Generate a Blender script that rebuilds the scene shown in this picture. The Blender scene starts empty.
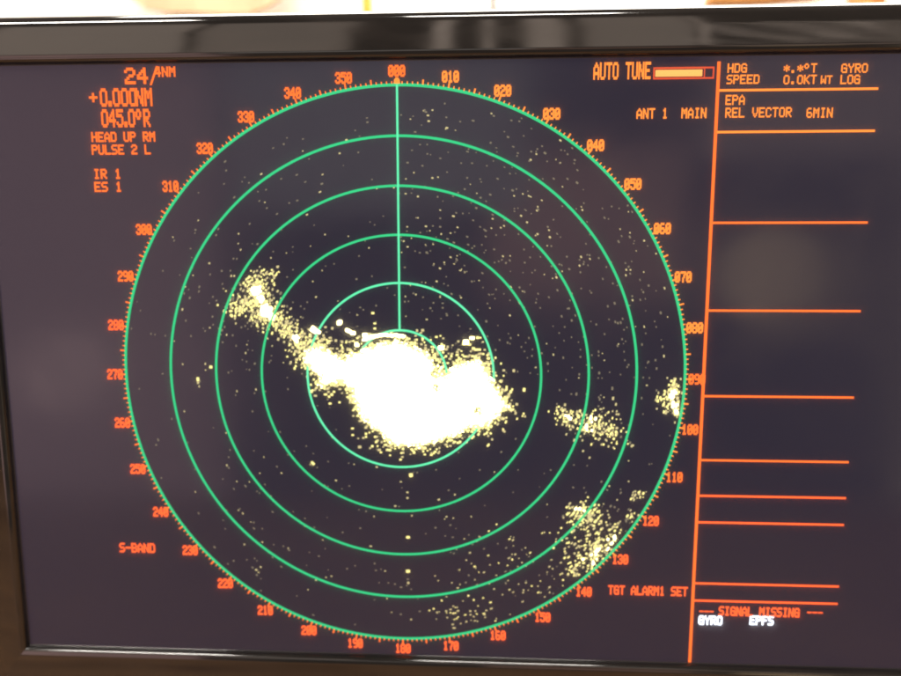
import bpy, math, random
from mathutils import Matrix, Vector, noise

random.seed(7)
scene = bpy.context.scene
C = scene.collection

# ------------------------------------------------------------------ frame of the tilted display
TILT = math.radians(6.0)                 # the monitor leans back a little
ORIGIN = Vector((0.0, 0.0, 1.0))         # middle of the radar picture
DESK_Z = 0.74
ROT = Matrix.Rotation(-TILT, 3, 'X')
def W(x, y, z):
    """metres right / up along the screen / out of the screen -> world"""
    return ORIGIN + ROT @ Vector((x, -z, y))

# ------------------------------------------------------------------ camera
cam = bpy.data.cameras.new('camera')
cam.sensor_width = 36.0
cam.lens = 27.97
cam.clip_start = 0.01
cam.clip_end = 60
cam.dof.use_dof = True
cam.dof.focus_distance = 0.318
cam.dof.aperture_fstop = 4.6
cam_o = bpy.data.objects.new('camera', cam)
C.objects.link(cam_o)
AX = ((0.9987761, -0.0008864, -0.0494519), (-0.0058339, 0.9907484, -0.1355859), (0.0491146, 0.1357085, 0.9895307))
cols = [ROT @ Vector((a[0], -a[2], a[1])) for a in AX]
m = Matrix((cols[0], cols[1], cols[2])).transposed().to_4x4()
m.translation = W(0.0421577, 0.0664909, 0.3420579)
cam_o.matrix_world = m
scene.camera = cam_o

# ------------------------------------------------------------------ world: dim warm interior
world = bpy.data.worlds.new('World')
scene.world = world
world.use_nodes = True
bg = world.node_tree.nodes['Background']
bg.inputs['Color'].default_value = (1.0, 0.84, 0.72, 1)
bg.inputs['Strength'].default_value = 0.22

# ------------------------------------------------------------------ lamps of the wheelhouse, and lights added for reflections
def area(name, pos, target, sx, sy, radiance, color, shape='RECTANGLE'):
    l = bpy.data.lights.new(name, 'AREA')
    l.shape = shape
    l.size = sx
    if shape in ('RECTANGLE', 'ELLIPSE'):
        l.size_y = sy
    A = sx * sy * (math.pi / 4 if shape in ('DISK', 'ELLIPSE') else 1)
    l.energy = radiance * math.pi * A
    l.color = color
    o = bpy.data.objects.new(name, l)
    C.objects.link(o)
    o.location = pos
    d = (Vector(target) - Vector(pos)).normalized()
    o.rotation_euler = d.to_track_quat('-Z', 'Y').to_euler()
    return o

def down(p): return (p[0], p[1], p[2] - 1)
P = W(-0.86, 1.20, 0.86); area('ceiling_lamp', P, down(P), 0.48, 0.15, 115, (1.0, 0.94, 0.86))
P = W(0.10, 1.20, 0.86);  area('ceiling_lamp', P, down(P), 0.46, 0.15, 70, (1.0, 0.94, 0.86))
P = W(0.10, 1.05, -0.22); area('ceiling_lamp', P, down(P), 1.30, 0.45, 38, (1.0, 0.93, 0.82))  # unseen lamp added to brighten the wall behind
# unseen lights added behind the camera for the glossy bezel to mirror
def rear_light(x0, x1, y0, y1, L, col, z=2.2):
    p = W((x0 + x1) / 2, (y0 + y1) / 2, z)
    area('added_rear_light', p, p + ROT @ Vector((0, 1, 0)), x1 - x0, y1 - y0, L, col)
warm = (1.0, 0.80, 0.66)
for x0, x1, L in ((-1.95, -1.10, 1.15), (-1.05, -0.47, 0.85), (-0.158, -0.088, 1.7), (0.028, 0.068, 1.6),
                  (0.19, 0.33, 1.5), (0.40, 0.80, 0.95), (0.822, 0.85, 1.8)):
    rear_light(x0, x1, 0.95, 1.80, L * 1.65, warm)
# slanted light strips, added to streak the right of the bezel
for k in range(14):
    p = W(0.95 + 0.060 * k, 1.215 + 0.0145 * (k * 5 % 13), 2.2)
    l = area('added_strip_light', p, p + ROT @ Vector((0, 1, 0)), 0.40, 0.012 + .006 * (k % 3), 2.4 + .7 * (k % 2), warm)
    l.rotation_euler.rotate_axis('Z', -math.radians(13 + 2 * (k % 4)))
# lower, dimmer lights, added to lay a warm veil over the screen
for x0, x1, y0, y1, L, c in ((-2.3, -0.95, -1.10, 0.75, 1.75, (1.0, 0.60, 0.56)), (-0.90, 0.20, 0.18, 0.78, 1.1, (1.0, 0.93, 0.86)),
                             (0.05, 0.75, -0.15, 0.40, 1.6, (1.0, 0.52, 0.38)), (0.80, 1.60, 0.36, 0.78, 1.2, (1.0, 0.72, 0.58)), (1.55, 2.3, -1.1, 0.78, 0.95, (1.0, 0.76, 0.46))):
    rear_light(x0, x1, y0, y1, L, c, 2.25)
# two round cabin lamps whose discs show faintly in the screen
P = W(0.855, -0.03, 1.71); area('cabin_lamp', P, W(0.18, 0.05, 0), 0.28, 0.28, 3.0, (1.0, 0.70, 0.40), 'DISK')
P = W(-1.24, -0.32, 1.71); area('cabin_lamp', P, W(-0.17, 0, 0), 0.27, 0.27, 1.7, (1.0, 0.68, 0.6), 'DISK')

vs = scene.view_settings
vs.view_transform = 'Standard'
vs.look = 'None'
vs.exposure = 0.0
vs.gamma = 1.0
vs.use_curve_mapping = False
scene.cycles.use_denoising = True
scene.cycles.filter_width = 1.8
scene.cycles.max_bounces = 8
scene.cycles.transparent_max_bounces = 12
scene.cycles.sample_clamp_indirect = 6.0

# ------------------------------------------------------------------ materials
def mat(name):
    mt = bpy.data.materials.new(name)
    mt.use_nodes = True
    nt = mt.node_tree
    nt.nodes.clear()
    out = nt.nodes.new('ShaderNodeOutputMaterial')
    return mt, nt, out

def emit(name, col, strength=1.0):
    mt, nt, out = mat(name)
    e = nt.nodes.new('ShaderNodeEmission')
    e.inputs['Color'].default_value = (*col, 1)
    e.inputs['Strength'].default_value = strength
    nt.links.new(e.outputs[0], out.inputs[0])
    return mt

def plastic(name, col, rough, spec=0.5, smear=0.0, bump=0.0, coat=0.0):
    mt, nt, out = mat(name)
    b = nt.nodes.new('ShaderNodeBsdfPrincipled')
    b.inputs['Base Color'].default_value = (*col, 1)
    b.inputs['Roughness'].default_value = rough
    b.inputs['Specular IOR Level'].default_value = spec
    b.inputs['Coat Weight'].default_value = coat
    nt.links.new(b.outputs[0], out.inputs[0])
    tc = nt.nodes.new('ShaderNodeTexCoord')
    if smear:
        mp = nt.nodes.new('ShaderNodeMapping')
        mp.inputs['Rotation'].default_value = (0, math.radians(22), 0)
        mp.inputs['Scale'].default_value = (16, 60, 70)
        nt.links.new(tc.outputs['Object'], mp.inputs[0])
        n = nt.nodes.new('ShaderNodeTexNoise')
        n.inputs['Scale'].default_value = 1.0
        n.inputs['Detail'].default_value = 4
        n.inputs['Distortion'].default_value = 0.6
        nt.links.new(mp.outputs[0], n.inputs['Vector'])
        r = nt.nodes.new('ShaderNodeMapRange')
        r.inputs['From Min'].default_value = 0.35
        r.inputs['From Max'].default_value = 0.7
        r.inputs['To Min'].default_value = rough
        r.inputs['To Max'].default_value = rough + smear
        nt.links.new(n.outputs['Fac'], r.inputs['Value'])
        nt.links.new(r.outputs[0], b.inputs['Roughness'])
        # a thin film of wiped dust
        cr = nt.nodes.new('ShaderNodeMix'); cr.data_type = 'RGBA'
        cr.inputs['A'].default_value = (*col, 1)
        cr.inputs['B'].default_value = (0.013, 0.0105, 0.009, 1)
        r2 = nt.nodes.new('ShaderNodeMapRange')
        r2.inputs['From Min'].default_value = 0.35
        r2.inputs['From Max'].default_value = 0.75
        nt.links.new(n.outputs['Fac'], r2.inputs['Value'])
        nt.links.new(r2.outputs[0], cr.inputs['Factor'])
        nt.links.new(cr.outputs['Result'], b.inputs['Base Color'])
    if bump:
        n2 = nt.nodes.new('ShaderNodeTexNoise')
        n2.inputs['Scale'].default_value = 14
        n2.inputs['Detail'].default_value = 3
        nt.links.new(tc.outputs['Object'], n2.inputs['Vector'])
        bp = nt.nodes.new('ShaderNodeBump')
        bp.inputs['Strength'].default_value = bump
        bp.inputs['Distance'].default_value = 0.002
        nt.links.new(n2.outputs['Fac'], bp.inputs['Height'])
        nt.links.new(bp.outputs[0], b.inputs['Normal'])
    return mt

M_bezel = plastic('glossy_black_plastic', (0.006, 0.005, 0.0045), 0.05, 0.62, smear=0.06, bump=0.006)
M_house = plastic('matt_black_plastic', (0.02, 0.02, 0.02), 0.5)

# display panel: the LCD's leaking black, with its matt polariser
M_panel, nt, out = mat('lcd_panel')
b = nt.nodes.new('ShaderNodeBsdfPrincipled')
b.inputs['Base Color'].default_value = (0.006, 0.0055, 0.0065, 1)
b.inputs['Roughness'].default_value = 0.55
b.inputs['Specular IOR Level'].default_value = 0.40
tc = nt.nodes.new('ShaderNodeTexCoord')
sm = nt.nodes.new('ShaderNodeTexNoise'); sm.inputs['Scale'].default_value = 16; sm.inputs['Detail'].default_value = 5; sm.inputs['Distortion'].default_value = 1.5
nt.links.new(tc.outputs['Object'], sm.inputs['Vector'])
mr = nt.nodes.new('ShaderNodeMapRange'); mr.inputs['From Min'].default_value = .35; mr.inputs['From Max'].default_value = .7
mr.inputs['To Min'].default_value = .10; mr.inputs['To Max'].default_value = .19
nt.links.new(sm.outputs['Fac'], mr.inputs['Value']); nt.links.new(mr.outputs[0], b.inputs['Roughness'])
b.inputs['Emission Color'].default_value = (0.48, 0.40, 0.98, 1)
b.inputs['Emission Strength'].default_value = 0.027
nt.links.new(b.outputs[0], out.inputs[0])

# front sheet: clear, a little haze, a few grains of dust
M_glass, nt, out = mat('front_sheet')
tr = nt.nodes.new('ShaderNodeBsdfTransparent')
tl = nt.nodes.new('ShaderNodeBsdfTranslucent')
tl.inputs['Color'].default_value = (0.9, 0.9, 0.9, 1)
rf = nt.nodes.new('ShaderNodeBsdfRefraction')
rf.inputs['Roughness'].default_value = 0.35
rf.inputs['IOR'].default_value = 1.3
mx0 = nt.nodes.new('ShaderNodeMixShader'); mx0.inputs[0].default_value = 0.5
nt.links.new(tl.outputs[0], mx0.inputs[1]); nt.links.new(rf.outputs[0], mx0.inputs[2])
mx1 = nt.nodes.new('ShaderNodeMixShader'); mx1.inputs[0].default_value = 0.19
nt.links.new(tr.outputs[0], mx1.inputs[1]); nt.links.new(mx0.outputs[0], mx1.inputs[2])
tc = nt.nodes.new('ShaderNodeTexCoord')
vo = nt.nodes.new('ShaderNodeTexVoronoi'); vo.inputs['Scale'].default_value = 95
nt.links.new(tc.outputs['Object'], vo.inputs['Vector'])
lt = nt.nodes.new('ShaderNodeMath'); lt.operation = 'LESS_THAN'; lt.inputs[1].default_value = 0.030
nt.links.new(vo.outputs['Distance'], lt.inputs[0])
ml = nt.nodes.new('ShaderNodeMath'); ml.operation = 'MULTIPLY'; ml.inputs[1].default_value = 0.10
nt.links.new(lt.outputs[0], ml.inputs[0])
df = nt.nodes.new('ShaderNodeBsdfDiffuse'); df.inputs['Color'].default_value = (.45, .42, .38, 1)
mx3 = nt.nodes.new('ShaderNodeMixShader')
nt.links.new(ml.outputs[0], mx3.inputs[0]); nt.links.new(mx1.outputs[0], mx3.inputs[1]); nt.links.new(df.outputs[0], mx3.inputs[2])
nt.links.new(mx3.outputs[0], out.inputs[0])

M_green = emit('green_trace', (0.045, 0.66, 0.25), 1.15)
M_green_hi = emit('bright_green_trace', (0.12, 0.76, 0.38), 1.4)
M_or = [emit('amber_text', (1.0, 0.255, 0.042), 1.6), emit('orange_text', (1.0, 0.165, 0.030), 1.55),
        emit('red_orange_text', (1.0, 0.125, 0.032), 1.75)]  # viewing-angle shift of the screen's light, put into the text colours
M_red = emit('red_frame', (1.0, 0.12, 0.05), 0.95)
M_fill = emit('amber_fill', (1.0, 0.38, 0.10), 1.7)
M_white = emit('white_text', (0.85, 0.90, 1.0), 2.6)
M_echo = [emit('echo_strong', (1.0, 0.86, 0.38), 6.0), emit('echo_medium', (1.0, 0.86, 0.30), 1.55),
          emit('echo_weak', (1.0, 0.84, 0.40), 0.85), emit('echo_faint', (1.0, 0.84, 0.56), 0.28)]

# wood
M_wood, nt, out = mat('varnished_wood')
b = nt.nodes.new('ShaderNodeBsdfPrincipled')
tc = nt.nodes.new('ShaderNodeTexCoord')
mp = nt.nodes.new('ShaderNodeMapping'); mp.inputs['Scale'].default_value = (1.2, 14, 14)
nz = nt.nodes.new('ShaderNodeTexNoise'); nz.inputs['Scale'].default_value = 3; nz.inputs['Detail'].default_value = 6
nz.inputs['Distortion'].default_value = 1.2
rp = nt.nodes.new('ShaderNodeValToRGB')
rp.color_ramp.elements[0].color = (0.09, 0.042, 0.02, 1); rp.color_ramp.elements[0].position = 0.3
rp.color_ramp.elements[1].color = (0.30, 0.155, 0.07, 1); rp.color_ramp.elements[1].position = 0.72
nt.links.new(tc.outputs['Object'], mp.inputs[0]); nt.links.new(mp.outputs[0], nz.inputs['Vector'])
nt.links.new(nz.outputs['Fac'], rp.inputs[0]); nt.links.new(rp.outputs[0], b.inputs['Base Color'])
b.inputs['Roughness'].default_value = 0.4
nt.links.new(b.outputs[0], out.inputs[0])

def paint(name, col, rough=0.6, var=0.12, scale=9):
    mt, nt, out = mat(name)
    b = nt.nodes.new('ShaderNodeBsdfPrincipled')
    tc = nt.nodes.new('ShaderNodeTexCoord')
    n = nt.nodes.new('ShaderNodeTexNoise'); n.inputs['Scale'].default_value = scale; n.inputs['Detail'].default_value = 5
    nt.links.new(tc.outputs['Object'], n.inputs['Vector'])
    mi = nt.nodes.new('ShaderNodeMix'); mi.data_type = 'RGBA'
    mi.inputs['A'].default_value = (*[c * (1 - var) for c in col], 1)
    mi.inputs['B'].default_value = (*[min(.95, c * (1 + var)) for c in col], 1)
    nt.links.new(n.outputs['Fac'], mi.inputs['Factor'])
    nt.links.new(mi.outputs['Result'], b.inputs['Base Color'])
    b.inputs['Roughness'].default_value = rough
    nt.links.new(b.outputs[0], out.inputs[0])
    return mt
M_wall = paint('white_paint', (0.80, 0.78, 0.73), 0.6, 0.04)
M_tan = paint('tan_canvas', (0.55, 0.41, 0.25), 0.85, 0.18, 14)
M_yellow = paint('yellow_paint', (0.60, 0.36, 0.05), 0.4)
M_orangewood = paint('orange_wood', (0.42, 0.19, 0.05), 0.45, 0.25, 22)
M_cable = paint('dark_cable', (0.04, 0.035, 0.03), 0.5)

# ------------------------------------------------------------------ mesh helpers
class MB:
    """collects polygons given as (x, y, z) millimetres in the screen's frame: right, up, out"""
    def __init__(s): s.v = []; s.f = []; s.mi = []
    def poly(s, pts, mi=0):
        i = len(s.v)
        s.v += [(p[0] / 1000, -p[2] / 1000, p[1] / 1000) for p in pts]
        s.f.append(tuple(range(i, i + len(pts)))); s.mi.append(mi)
    def rect(s, x0, y0, x1, y1, z, mi=0):
        s.poly(((x0, y0, z), (x1, y0, z), (x1, y1, z), (x0, y1, z)), mi)
    def build(s, name, mats, parent=None, smooth=False):
        me = bpy.data.meshes.new(name)
        me.from_pydata(s.v, [], s.f)
        for mt in (mats if isinstance(mats, (list, tuple)) else [mats]):
            me.materials.append(mt)
        if any(s.mi):
            me.polygons.foreach_set('material_index', s.mi)
        if smooth:
            me.polygons.foreach_set('use_smooth', [True] * len(me.polygons))
        me.update()
        o = bpy.data.objects.new(name, me)
        C.objects.link(o)
        if parent: o.parent = parent
        return o

def raw(name, v, f, mt, parent=None, smooth=False):
    me = bpy.data.meshes.new(name)
    me.from_pydata([tuple(p) for p in v], [], f)
    me.materials.append(mt)
    if smooth: me.polygons.foreach_set('use_smooth', [True] * len(me.polygons))
    me.update()
    o = bpy.data.objects.new(name, me)
    C.objects.link(o)
    if parent: o.parent = parent
    return o

def bevel(o, w, n=3):
    md = o.modifiers.new('bevel', 'BEVEL'); md.width = w; md.segments = n; md.limit_method = 'ANGLE'
    return o

def box(name, x0, x1, y0, y1, z0, z1, mt, parent=None, bev=0.0):
    v = [(x, y, z) for x in (x0, x1) for y in (y0, y1) for z in (z0, z1)]
    f = [(0, 1, 3, 2), (4, 6, 7, 5), (0, 4, 5, 1), (2, 3, 7, 6), (0, 2, 6, 4), (1, 5, 7, 3)]
    o = raw(name, v, f, mt, parent)
    if bev: bevel(o, bev)
    return o

def tag(o, label, cat=None, group=None, kind=None):
    if label: o['label'] = label
    if cat: o['category'] = cat
    if group: o['group'] = group
    if kind: o['kind'] = kind
    return o

# ------------------------------------------------------------------ setting: wall behind, console top below
wall = box('wall', -2.2, 2.2, 0.52, 0.60, 0.0, 2.35, M_wall); tag(wall, None, kind='structure')
desk = box('console_top', -1.1, 1.3, -0.75, 0.515, DESK_Z - 0.04, DESK_Z, M_wood, bev=0.006); tag(desk, None, kind='structure')

# ------------------------------------------------------------------ the radar monitor
mon = bpy.data.objects.new('radar_monitor', None)
C.objects.link(mon)
mon.location = (0.038, 0.0, DESK_Z)
tag(mon, 'glossy black bezelled monitor showing a green ringed radar picture', 'monitor')
def tilted(o):
    o.location = ORIGIN - mon.location
    o.rotation_euler = (-TILT, 0, 0)
    return o

X0, X1, Y0, Y1 = -203.0, 277.0, -149.2, 151.0      # lit area of the panel, mm
# bezel: one moulded frame, a profile swept round the picture with mitred corners
prof = [(0.0, 0.0)]
for k in range(7):                                  # inner lip, softly rounded
    a = math.radians(k * 15)
    prof.append((0.5 + 2.3 * (1 - math.cos(a)) , 0.2 + 3.4 * math.sin(a)))
prof += [(3.4, 3.9), (4.2, 3.85), (8.0, 3.45), (13.0, 2.93), (18.2, 2.38)]
for k in range(1, 9):                               # rounded outer edge
    a = math.radians(12 + k * 78 / 8)
    prof.append((18.2 + 4.6 * (math.sin(a) - math.sin(math.radians(12))) / (1 - math.sin(math.radians(12))),
                 2.38 - 4.4 * (math.cos(math.radians(12)) - math.cos(a))))
prof += [(22.9, -12), (21.7, -24)]
def corner(k, off):
    sx, sy = ((-1, -1), (1, -1), (1, 1), (-1, 1))[k]
    lo = off * (1.2 if sy < 0 else 1.0)
    return ((X0 - off if sx < 0 else X1 + off), (Y0 - lo if sy < 0 else Y1 + off))
mb = MB()
nseg = 24
for k in range(4):
    k2 = (k + 1) % 4
    for (o0, z0), (o1, z1) in zip(prof, prof[1:]):
        a, b_, c, d = corner(k, o0), corner(k2, o0), corner(k2, o1), corner(k, o1)
        mb.poly(((*d, z1), (*c, z1), (*b_, z0), (*a, z0)))
bz = mb.build('bezel', M_bezel, mon, smooth=True)
import bmesh
bm = bmesh.new(); bm.from_mesh(bz.data)
bmesh.ops.remove_doubles(bm, verts=bm.verts, dist=1e-6)
bm.edges.ensure_lookup_table()
for e in bm.edges:                                  # mitre lines stay crisp
    p, q = e.verts[0].co, e.verts[1].co
    if abs(p.x - q.x) > 1e-5 and abs(p.z - q.z) > 1e-5: e.smooth = False
bm.to_mesh(bz.data); bm.free()
tilted(bz)
# rear housing
mb = MB()
a0 = [corner(k, 21.6) for k in range(4)]; cx, cy = 37, 0
rings_ = [[(*p, -24.2) for p in a0], [((p[0] - cx) * .94 + cx, (p[1] - cy) * .92 + cy, -40) for p in a0],
          [((p[0] - cx) * .6 + cx, (p[1] - cy) * .6 + cy, -62) for p in a0]]
for r0, r1 in zip(rings_, rings_[1:]):
    for k in range(4): mb.poly((r0[k], r1[k], r1[(k + 1) % 4], r0[(k + 1) % 4]))
mb.poly(rings_[-1][::-1])
tilted(mb.build('rear_housing', M_house, mon))
# stand
box('stand_neck', -0.045, 0.045, 0.055, 0.085, 0.012, 0.25, M_house, mon, 0.008)
n = 40
v = [(0.13 * math.cos(2 * math.pi * i / n), 0.05 + 0.10 * math.sin(2 * math.pi * i / n), 0) for i in range(n)]
v += [(p[0] * .96, (p[1] - .05) * .96 + .05, 0.014) for p in v]
raw('stand_foot', v, [tuple(range(n))[::-1], tuple(range(n, 2 * n))] + [(i, (i + 1) % n, n + (i + 1) % n, n + i) for i in range(n)], M_house, mon)

# panel
mb = MB(); mb.rect(X0 - 1, Y0 - 1, X1 + 1, Y1 + 1, 0)
panel = tilted(mb.build('display_panel', M_panel, mon))
panel['label'] = 'dark purplish screen with radar picture and amber data column'
mb = MB(); mb.rect(X0 - .6, Y0 - .6, X1 + .6, Y1 + .6, 2.0)
sheet = tilted(mb.build('front_sheet', M_glass, mon))

# range rings
R6 = 140.0
def ring(r, w, z, mt, n=360):
    mb = MB()
    for i in range(n):
        a, b_ = 2 * math.pi * i / n, 2 * math.pi * (i + 1) / n
        ro, ri = r + w / 2, r - w / 2
        mb.poly(((ro * math.sin(b_), ro * math.cos(b_), z), (ro * math.sin(a), ro * math.cos(a), z),
                 (ri * math.sin(a), ri * math.cos(a), z), (ri * math.sin(b_), ri * math.cos(b_), z)))
    return mb.build('range_ring', mt, panel)
for k in range(1, 7):
    ring(R6 * k / 6, (1.1, 1.1, 1.15, 1.2, 1.25, 1.4)[k - 1], 0.22, M_green_hi if k < 3 else M_green)
mb = MB(); mb.rect(-0.52, R6 / 6, 0.52, R6 + .3, 0.26); mb.build('heading_line', M_green_hi, panel)
mb = MB(); mb.poly(((-1.5, 140.6, .34), (1.5, 140.6, .34), (1.3, 142.4, .34), (0.5, 143.3, .34), (-0.5, 143.3, .34), (-1.3, 142.4, .34))); mb.build('heading_marker', M_or[0], panel)

# bearing scale: tick marks round the outer ring
mb = MB()
for d in range(360):
    a = math.radians(d)
    ln, w = (2.2, .8) if d % 10 == 0 else ((1.9, .8) if d % 5 == 0 else (.75, .55))
    sx, cx_ = math.sin(a), math.cos(a)
    r0, r1 = 140.5, 140.9 + ln
    px, py = cx_ * w / 2, -sx * w / 2
    left = 0 if d < 140 else 1
    mb.poly(((r0 * sx - px, r0 * cx_ - py, .3), (r0 * sx + px, r0 * cx_ + py, .3), (r1 * sx + px, r1 * cx_ + py, .3), (r1 * sx - px, r1 * cx_ - py, .3)), left)
tag(mb.build('bearing_scale', M_or[:2], panel), None, kind='stuff')

# ------------------------------------------------------------------ pixel lettering
FONT = {
'0': '01110 10001 10001 10001 10001 10001 01110', 'O': '01110 10001 10001 10001 10001 10001 01110',
'Z': '01110 10001 10011 10101 11001 10001 01110',
'1': '00100 01100 00100 00100 00100 00100 01110', '2': '01110 10001 00001 00110 01000 10000 11111',
'3': '01110 10001 00001 00110 00001 10001 01110', '4': '00010 00110 01010 10010 11111 00010 00010',
'5': '11111 10000 11110 00001 00001 10001 01110', '6': '01110 10000 10000 11110 10001 10001 01110',
'7': '11111 00001 00010 00010 00100 00100 00100', '8': '01110 10001 10001 01110 10001 10001 01110',
'9': '01110 10001 10001 01111 00001 00001 01110',
'A': '00100 01010 10001 10001 11111 10001 10001', 'B': '11110 10001 10001 11110 10001 10001 11110',
'C': '01110 10001 10000 10000 10000 10001 01110', 'D': '11110 10001 10001 10001 10001 10001 11110',
'E': '11111 10000 10000 11110 10000 10000 11111', 'F': '11111 10000 10000 11110 10000 10000 10000',
'G': '01110 10001 10000 10111 10001 10001 01111', 'H': '10001 10001 10001 11111 10001 10001 10001',
'I': '01110 00100 00100 00100 00100 00100 01110', 'K': '10001 10010 10100 11000 10100 10010 10001',
'L': '10000 10000 10000 10000 10000 10000 11111', 'M': '10001 11011 10101 10101 10001 10001 10001',
'N': '10001 11001 11001 10101 10011 10011 10001', 'P': '11110 10001 10001 11110 10000 10000 10000',
'R': '11110 10001 10001 11110 10100 10010 10001', 'S': '01111 10000 10000 01110 00001 00001 11110',
'T': '11111 00100 00100 00100 00100 00100 00100', 'U': '10001 10001 10001 10001 10001 10001 01110',
'V': '10001 10001 10001 10001 01010 01010 00100', 'W': '10001 10001 10001 10101 10101 11011 10001',
'Y': '10001 10001 01010 00100 00100 00100 00100',
'+': '00000 00100 00100 11111 00100 00100 00000', '-': '00000 00000 00000 11111 00000 00000 00000',
'.': '00000 00000 00000 00000 00000 01100 01100', '*': '00000 00100 10101 01110 10101 00100 00000',
'^': '01100 10010 10010 01100 00000 00000 00000', '/': '00001 00010 00010 00100 01000 01000 10000', ' ': '00000 ' * 7,
}
def text(name, s, x, y, pitch, h, mt, label=None, z=0.24, fat=0.0, dot=None):
    fat += 0.07
    """s starts at x; y is the baseline; pitch = advance, h = cap height (mm)"""
    mb = MB(); cx_ = x
    ph = h / 7
    for ch in s:
        adv = pitch * (dot if (dot and ch == '.') else 1)
        pw = pitch / 6
        for r, row in enumerate(FONT[ch].split()):
            c = 0
            while c < 5:
                if row[c] == '1':
                    e = c
                    while e < 5 and row[e] == '1': e += 1
                    xo = cx_ - (pw if (dot and ch == '.') else 0)
                    mb.rect(xo + c * pw - fat, y + (6 - r) * ph - fat, xo + e * pw + fat, y + (7 - r) * ph + fat, z)
                    c = e
                else: c += 1
        cx_ += adv
    o = mb.build(name, mt, panel)
    if label: o['label'] = label
    return o

for d in range(0, 360, 10):
    a = math.radians(d)
    s = '%03d' % d
    bx, by = 145.8 * math.sin(a), 145.6 * math.cos(a)
    right = d < 135
    mt = M_or[0] if 5 < d < 85 else (M_or[1] if (d < 120 or d > 280) else M_or[2])
    text('bearing_label', s.replace('0', 'Z'), bx - 3.9, by - 2.5 + (0.7 if d == 0 else 0), 2.72, 5.0, mt, z=0.28, fat=0.13)

A, B_, D = M_or
text('range_readout', '24', -131.2, 141.9, 6.1, 7.3, B_, 'range scale figures', fat=.10)
mb = MB(); mb.poly(((-119.3, 141.2, .24), (-118.2, 141.2, .24), (-114.6, 149.9, .24), (-115.7, 149.9, .24))); mb.build('range_slash', B_, panel)
text('ring_interval_readout', '4NM', -116.4, 145.0, 3.5, 4.6, B_, fat=.05)
text('offset_sign', '+', -149.4, 133.0, 4.6, 5.6, B_, fat=.1)
text('distance_readout', '0.000', -144.0, 131.6, 4.05, 8.2, B_, fat=.10, dot=.55)
text('unit_readout', 'NM', -126.4, 131.6, 4.3, 8.2, B_, fat=.08)
text('bearing_readout', '045.0^R', -144.0, 121.9, 3.75, 8.2, B_, fat=.10, dot=.55)
text('mode_readout', 'HEAD UP RM', -149.6, 115.0, 3.2, 4.5, B_, fat=.08)
text('pulse_readout', 'PULSE 2 L', -149.9, 109.0, 3.3, 4.5, B_, fat=.08)
text('rejection_readout', 'IR 1', -149.8, 97.4, 3.55, 4.6, B_, fat=.08)
text('stretch_readout', 'ES 1', -149.8, 91.2, 3.55, 4.6, B_, fat=.08)
text('band_readout', 'S-BAND', -149.6, -95.4, 3.25, 5.0, D, fat=.08)
text('tuning_readout', 'AUTO TUNE', 91.9, 141.3, 2.95, 7.5, A, fat=.06)
text('antenna_readout', 'ANT 1  MAIN', 112.3, 123.5, 2.95, 4.6, A, fat=.03)
text('heading_readout', 'HDG', 153.0, 143.6, 3.05, 4.0, A)
text('heading_readout', '*.*^T', 178.3, 143.2, 3.05, 4.0, A)
text('heading_readout', 'GYRO', 204.0, 142.9, 3.05, 4.0, A)
text('speed_readout', 'SPEED', 152.8, 138.6, 3.05, 4.0, A)
text('speed_readout', '0.0KT', 178.5, 138.2, 3.05, 4.0, A)
text('speed_readout', 'WT', 195.2, 138.2, 2.75, 3.6, A)
text('speed_readout', 'LOG', 204.0, 138.0, 3.05, 4.0, A)
text('plotting_readout', 'EPA', 152.8, 129.3, 3.05, 4.4, A)
text('vector_readout', 'REL VECTOR', 153.0, 123.6, 3.05, 4.4, A)
text('vector_readout', '6MIN', 189.8, 123.2, 3.05, 4.4, A)
text('alarm_readout', 'TGT ALARM1 SET', 106.2, -112.6, 2.88, 4.8, D, fat=.09)
text('warning_readout', '---', 152.6, -123.0, 2.5, 4.6, D)
text('warning_readout', 'SIGNAL MISSING', 162.4, -122.6, 2.9, 4.8, D, fat=.11)
text('warning_readout', '---', 206.4, -122.2, 2.7, 4.6, D)
text('sensor_readout', 'GYRO', 152.5, -127.8, 3.05, 4.7, M_white, 'white lettering', fat=.12)
text('sensor_readout', 'EPFS', 178.2, -127.2, 3.05, 4.7, M_white, 'white lettering', fat=.12)

# tuning bar
mb = MB()
for r in ((119.2, 141.0, 147.0, 141.8), (119.2, 145.6, 147.0, 146.4), (119.2, 141.8, 119.9, 145.6), (146.3, 141.8, 147.0, 145.6), (142.3, 141.8, 142.8, 145.6)):
    mb.rect(*r, 0.24)
mb.build('tuning_bar_frame', M_red, panel)
mb = MB(); mb.rect(120.2, 142.2, 141.6, 145.2, 0.26); mb.build('tuning_bar', M_fill, panel)

# data column rules
mb = MB(); mb.rect(148.2, Y0 + .2, 149.7, 148.6, 0.22); mb.build('divider_line', B_, panel)
for i, y in enumerate((135.8, 117.1, 75.4, 33.7, -8.4, -40.8, -59.2, -73.1, -105.6, -114.9)):
    mb = MB(); mb.rect(149.6, y - .55, 221.1, y + .55, 0.23)
    mb.build('rule_line', A if i < 2 else (B_ if i < 6 else D), panel)

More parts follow.
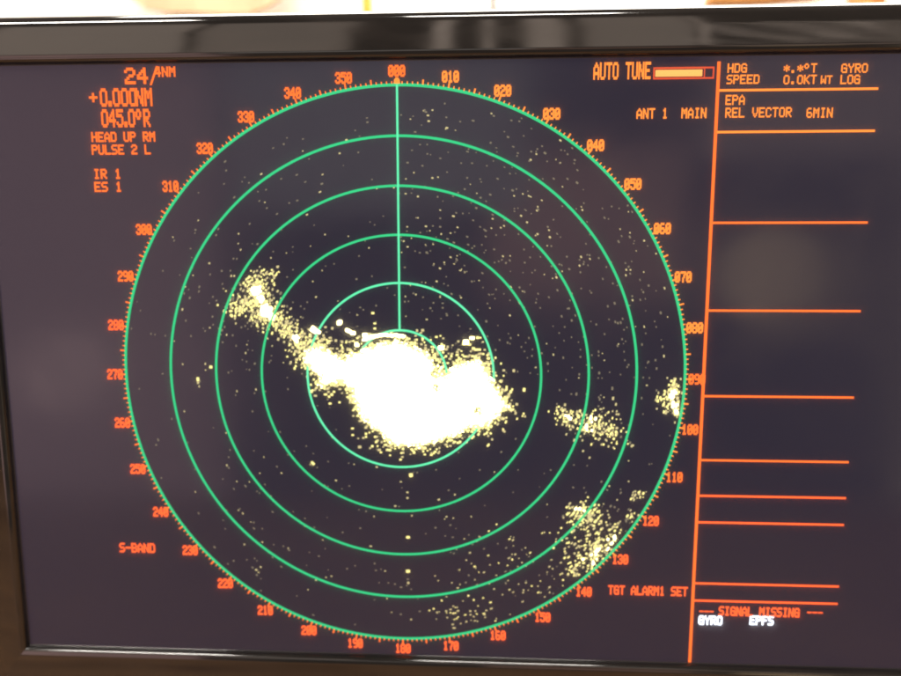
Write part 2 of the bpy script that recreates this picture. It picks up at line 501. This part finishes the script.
# ------------------------------------------------------------------ radar echoes
CORE = [(-49.7, 12.1), (-45.1, 15.1), (-39.0, 15.7), (-35.1, 13.2), (-27.6, 9.7), (-21.0, 12.3), (-13.9, 15.3), (-7.4, 17.4), (-0.9, 17.9), (5.1, 16.0), (12.5, 12.5), (16.0, 8.5), (18.4, 2.5), (21.4, 1.5), (25.9, 6.6), (32.4, 8.6), (38.8, 10.7), (41.8, 7.7), (44.8, 2.7), (48.3, -3.8), (52.3, -10.4), (54.8, -15.0), (49.9, -19.6), (43.9, -23.3), (38.9, -24.9), (34.9, -25.4), (27.4, -29.2), (19.8, -32.4), (9.7, -35.1), (2.1, -35.7), (-4.5, -34.8), (-9.0, -29.6), (-15.6, -24.5), (-20.6, -18.9), (-23.5, -12.2), (-24.4, -6.1), (-30.4, -4.1), (-38.1, -6.7), (-42.6, -5.2), (-41.5, -0.1), (-45.5, 2.9), (-48.9, 7.0)]
def sd(px, py, poly=CORE):
    best = 1e9; inside = False
    n = len(poly); j = n - 1
    for i in range(n):
        ax, ay = poly[j]; bx, by = poly[i]
        if (by > py) != (ay > py) and px < (ax - bx) * (py - by) / (ay - by) + bx: inside = not inside
        ex, ey = bx - ax, by - ay
        t = max(0, min(1, ((px - ax) * ex + (py - ay) * ey) / (ex * ex + ey * ey)))
        d = (ax + t * ex - px) ** 2 + (ay + t * ey - py) ** 2
        if d < best: best = d
        j = i
    best = math.sqrt(best)
    return -best if inside else best

zc = [0]
def speck(mb, x, y, s, mi, z):
    """a small rounded pixel"""
    zc[0] = (zc[0] + 1) % 37
    z += zc[0] * 0.0012
    rr = math.hypot(x, y)
    w = s * random.uniform(.85, 1.25 + min(.5, rr / 250)) / 2; h = s * random.uniform(.8, 1.1) / 2
    if rr > 45: tx, ty = y / rr, -x / rr
    else: tx, ty = 1.0, 0.0
    nx, ny = -ty, tx
    k = .7
    mb.poly([(x + tx * w * a + nx * h * b_, y + ty * w * a + ny * h * b_, z) for a, b_ in
             ((-1, -k), (-k, -1), (k, -1), (1, -k), (1, k), (k, 1), (-k, 1), (-1, k))], mi)

# main echo
mb = MB(); g = 0.68
NOTCH = ((17.9, -5.7, 1.8), (38.9, -17.2, 2.0), (17.8, 1.6, 2.4), (19.6, 4.0, 2.4))
iy = -44.0
while iy < 36:
    ix = -62.0
    while ix < 66:
        d = sd(ix, iy)
        nv = noise.noise((ix * .32, iy * .32, 3.1)) * 1.3 + noise.noise((ix * .9, iy * .9, 8.1)) * .7
        d += nv
        if ix < -27 or (ix > 22 and iy > -4) or ix > 46: d += 1.1 + .8 * noise.noise((ix * .5, iy * .5, 1.7))
        dn = min(math.hypot(ix - a, iy - b_) - r for a, b_, r in NOTCH) + nv * .5
        if dn < 0: d = random.choice((-.2, 1.0, 2.0))
        if d < -1.2: mb.rect(ix - g * .52, iy - g * .52, ix + g * .52, iy + g * .52, .30, 0)
        elif d < 0.4:
            if random.random() < .88: speck(mb, ix, iy, .9, 0 if random.random() < .3 else 1, .31)
        elif d < 12:
            fall = 2.3
            if 15 < ix < 44 and iy > 2: fall = 4.2
            if ix < -20 and iy > 8: fall = 3.6
            if ix > 44: fall = 3.2
            if random.random() < .40 * math.exp(-d / fall):
                speck(mb, ix + random.uniform(-.2, .2), iy + random.uniform(-.2, .2), random.uniform(.85, 1.3), 1 if random.random() < .6 else 2, .12)
        ix += g
    iy += g
for a, b_ in zip([(-17.9, 18.8), (-13.8, 20.4), (-8.8, 21.1), (-2.3, 21.2)], [(-13.8, 20.4), (-8.8, 21.1), (-2.3, 21.2), (2.6, 20.4)]):
    for t in range(9):
        t /= 9
        speck(mb, a[0] + (b_[0] - a[0]) * t, a[1] + (b_[1] - a[1]) * t - .3 + random.uniform(-.4, .4), random.uniform(1.0, 1.7), 0, .31)
for x, y in [(-43.4, 23.7), (-40.4, 22.2), (-30.2, 26.8), (-26.3, 23.3), (-23.3, 21.8), (-17.3, 20.8), (-21.4, 15.8), (20.5, 14.6), (32.8, 17.6), (35.8, 19.6), (-42.2, 22.8), (-25, 22.6), (-29.6, 27.2)]:
    speck(mb, x, y, random.uniform(1.7, 2.4), 0, .2); speck(mb, x + random.uniform(-1, 1), y + random.uniform(-.9, .9), 1.5, 0, .2)
tag(mb.build('radar_echo', M_echo, panel), 'large blown out white echo round the picture centre', kind='stuff')

def cluster(blobs, label, strong=()):
    mb = MB()
    for x, y, sx, sy, rot, n, mi in blobs:
        c, s_ = math.cos(math.radians(rot)), math.sin(math.radians(rot))
        for _ in range(n):
            u, v_ = random.gauss(0, sx), random.gauss(0, sy)
            px, py = x + u * c - v_ * s_, y + u * s_ + v_ * c
            px, py = round(px / .5) * .5, round(py / .5) * .5
            if math.hypot(px, py) > 139.2: continue
            q = random.random()
            speck(mb, px, py, random.uniform(.65, 1.1), mi if q < .6 else min(3, mi + 1), .12)
    for x, y, r, n in strong:
        for _ in range(n):
            a, q = random.uniform(0, 6.28), r * math.sqrt(random.random())
            speck(mb, x + q * math.cos(a), y + q * math.sin(a), random.uniform(.9, 1.35), 0, .16)
    tag(mb.build('radar_echo', M_echo, panel), label, kind='stuff')

cluster([(-71.4, 43, 3.2, 4, 0, 120, 1), (-66.8, 32.6, 4.5, 4, 0, 170, 1), (-78, 35.5, 5, 2.6, 15, 100, 1), (-66, 50.5, 3.6, 2, 20, 45, 1),
         (-57.5, 24.5, 5.5, 3, -45, 150, 1), (-49, 17, 4, 3.4, 0, 80, 1), (-68, 38, 9, 6, -40, 90, 2)], 'bright speckled echo trailing off up to the left',
        [(-71.2, 43, 2.4, 34), (-66.6, 32.8, 2.9, 52), (-69, 38.5, 1.6, 14), (-64, 30, 1.8, 14), (-52, 18.5, 1.8, 12)])
cluster([(83.6, -19, 3.2, 2.8, 0, 60, 1), (94.6, -22.7, 4.4, 3.8, 0, 75, 1), (104, -28, 4.2, 4.0, -20, 60, 1), (97, -24, 9, 6, 0, 40, 2), (101, -12, 4, 4, 0, 12, 2)], 'speckled echo low right of the picture centre',
        [(94.2, -25, 2.2, 5), (95.5, -20, 2.2, 4), (84, -19.5, 2.2, 4)])
cluster([(135, -4.5, 1.6, 3, 0, 34, 1), (133.4, -10, 2.2, 3, 0, 60, 1), (136.6, -15.5, 1.0, 2.2, 0, 26, 1), (131, -9, 2.5, 3, 0, 16, 1)], 'small dense echo against the outer ring',
        [(134, -7.5, 2.2, 12), (135.6, -12.5, 1.6, 7), (136.8, -16, 1.0, 4)])
cluster([(90.5, -69.5, 3.6, 3, 20, 70, 1), (96, -73, 4, 3, 45, 45, 1), (103, -85, 6.2, 4.0, 40, 85, 1), (96, -92, 6.4, 4, 38, 70, 1), (88, -80, 6, 7, 0, 45, 1), (88, -99, 4, 2.4, 10, 30, 1),
         (108, -72, 9, 7, 0, 40, 2), (119.5, -60, 1.4, 2, 0, 14, 1), (117, -70.5, 1.6, 1.2, 0, 8, 1)], 'broken speckled echoes low right inside the outer ring',
        [(101.5, -86, 4.5, 6), (107, -84, 3, 4), (97, -94, 4.2, 6), (91, -67.5, 2.5, 3)])
# scattered specks
mb = MB()
def scat(n, fx, fy, mis, s0=.5, s1=.88):
    k = 0
    while k < n:
        x, y = fx(), fy()
        if math.hypot(x, y) < 138 and sd(x, y) > 3:
            speck(mb, x, y, random.uniform(s0, s1), random.choice(mis), .12); k += 1
U = random.uniform; G = random.gauss
scat(300, lambda: U(-140, 140), lambda: U(-140, 140), (3, 3, 3, 2))
scat(330, lambda: U(0, 130), lambda: U(0, 130), (3, 3, 3, 3, 3, 2))
scat(110, lambda: G(45, 22), lambda: G(58, 20), (3, 3, 2))
scat(80, lambda: U(-110, -10), lambda: U(20, 120), (3, 3, 3, 2))
scat(60, lambda: G(50, 18), lambda: G(-100, 14), (2, 2, 1, 3))
scat(46, lambda: G(32, 9), lambda: G(-126, 6), (2, 2, 1))
scat(40, lambda: G(70, 14), lambda: G(-98, 10), (2, 2, 1))
scat(70, lambda: U(-100, 40), lambda: U(-130, -30), (2, 3, 3))
scat(40, lambda: U(100, 138), lambda: U(-90, 60), (2, 3, 3))
scat(60, lambda: G(-80, 12), lambda: G(28, 14), (2, 3, 3))
tag(mb.build('radar_speck', M_echo, panel), 'fine cream specks scattered over the radar picture', kind='stuff')
mb = MB()
for x, y, s_ in ((5.0, -50.9, 1.9), (3.2, -84.1, 1.4), (3.0, -102.6, 1.5), (3.1, -109, 1.2), (-45.3, -45.4, 1.6), (-103.0, -2.2, 1.7), (-96.0, 4.1, 1.5), (-13.2, 31.8, 1.4), (-103, -4, 1.2), (3.1, -60, 1), (3.1, -63, 1), (-21, -36.5, 1.3)):
    speck(mb, x, y, s_, 1 if s_ > 1.3 else 2, .13)
tag(mb.build('radar_target', M_echo, panel), None, kind='stuff')

# dust on the bezel and front sheet
M_dust = paint('dust', (0.5, 0.46, 0.42), 0.9)

# ------------------------------------------------------------------ things behind, out of focus above the bezel
def slab(name, x0, x1, y0, y1, z0, z1, mt, parent=None, bev=.004):
    """box in the screen's frame (metres), upright in the world"""
    p, q = W(x0, y0, z0), W(x1, y1, z1)
    return box(name, min(p.x, q.x), max(p.x, q.x), min(p.y, q.y), max(p.y, q.y), min(p.z, q.z), max(p.z, q.z), mt, parent, bev)

# beige cloth hung on the wall, its lower hem uneven
hem = [(-0.345, .330), (-0.33, .319), (-0.30, .3145), (-0.27, .3135), (-0.235, .312), (-0.215, .3125), (-0.195, .317), (-0.178, .326), (-0.168, .345)]
v, f = [], []
n = len(hem)
for dz in (0, .006):
    for i, (x, y) in enumerate(hem):
        p = W(x, y, -0.447); q = .004 * math.sin(i * 1.7)
        v += [(p.x, p.y - dz + q, p.z), (p.x, p.y - dz + q * .5, p.z + .20)]
for i in range(n - 1):
    a = 2 * i; b_ = 2 * n + 2 * i
    f += [(a, a + 1, a + 3, a + 2), (b_, b_ + 2, b_ + 3, b_ + 1), (a, a + 2, b_ + 2, b_), (a + 1, b_ + 1, b_ + 3, a + 3)]
f += [(0, 2 * n, 2 * n + 1, 1), (2 * n - 2, 2 * n - 1, 4 * n - 1, 4 * n - 2)]
o = raw('wall_cloth', v, f, M_tan, smooth=False); tag(o, 'pale beige cloth hanging on the white wall beside the yellow pipe', 'cloth')

def tube(name, pts, r, mt, parent=None, n=14):
    v, f = [], []
    for i, p in enumerate(pts):
        p = Vector(p); a = Vector(pts[max(0, i - 1)]); b_ = Vector(pts[min(len(pts) - 1, i + 1)])
        d = (b_ - a).normalized(); u = d.cross(Vector((0, 1, 0.01))).normalized(); w = d.cross(u)
        v += [p + (u * math.cos(2 * math.pi * k / n) + w * math.sin(2 * math.pi * k / n)) * r for k in range(n)]
    for i in range(len(pts) - 1):
        f += [(i * n + k, i * n + (k + 1) % n, (i + 1) * n + (k + 1) % n, (i + 1) * n + k) for k in range(n)]
    f += [tuple(range(n))[::-1], tuple(range((len(pts) - 1) * n, len(pts) * n))]
    return raw(name, v, f, mt, parent, True)
p = W(-0.087, 0.32, -0.45)
o = tube('yellow_pipe', [(p.x, p.y, DESK_Z), (p.x, p.y, 1.3), (p.x, p.y, 1.9)], 0.0055, M_yellow)
tag(o, 'thin yellow upright pipe on the white wall behind the monitor', 'pipe')
p = W(0.051, 0.32, -0.45)
o = tube('hanging_cable', [(p.x + .004 * math.sin(i * .7), p.y, DESK_Z + .002 + i * .1) for i in range(12)], 0.0022, M_cable)
tag(o, 'thin dark cable hanging down the white wall', 'cable')
# orange wooden rail with its upright
rail = bpy.data.objects.new('wooden_rail', None); C.objects.link(rail)
p = W(0.42, 0, -0.44); rail.location = (p.x, p.y, DESK_Z)
tag(rail, 'orange varnished wooden rail with an upright post behind the monitor', 'rail')
def inrail(o): 
    o.location = -rail.location; o.parent = rail; return o
inrail(slab('post', 0.412, 0.429, -0.25, 0.46, -0.45, -0.425, M_orangewood))
pts = [W(0.27, 0.309, -0.44), W(0.33, 0.310, -0.44), W(0.38, 0.314, -0.44), W(0.408, 0.320, -0.44)]
v, f = [], []
for q in pts:
    v += [(q.x, q.y - .01, q.z), (q.x, q.y + .01, q.z), (q.x, q.y + .01, q.z + .045), (q.x, q.y - .01, q.z + .045)]
for i in range(3):
    f += [(i * 4 + k, i * 4 + (k + 1) % 4, i * 4 + 4 + (k + 1) % 4, i * 4 + 4 + k) for k in range(4)]
f += [(3, 2, 1, 0), (12, 13, 14, 15)]
inrail(bevel(raw('top_rail', v, f, M_orangewood), .003))
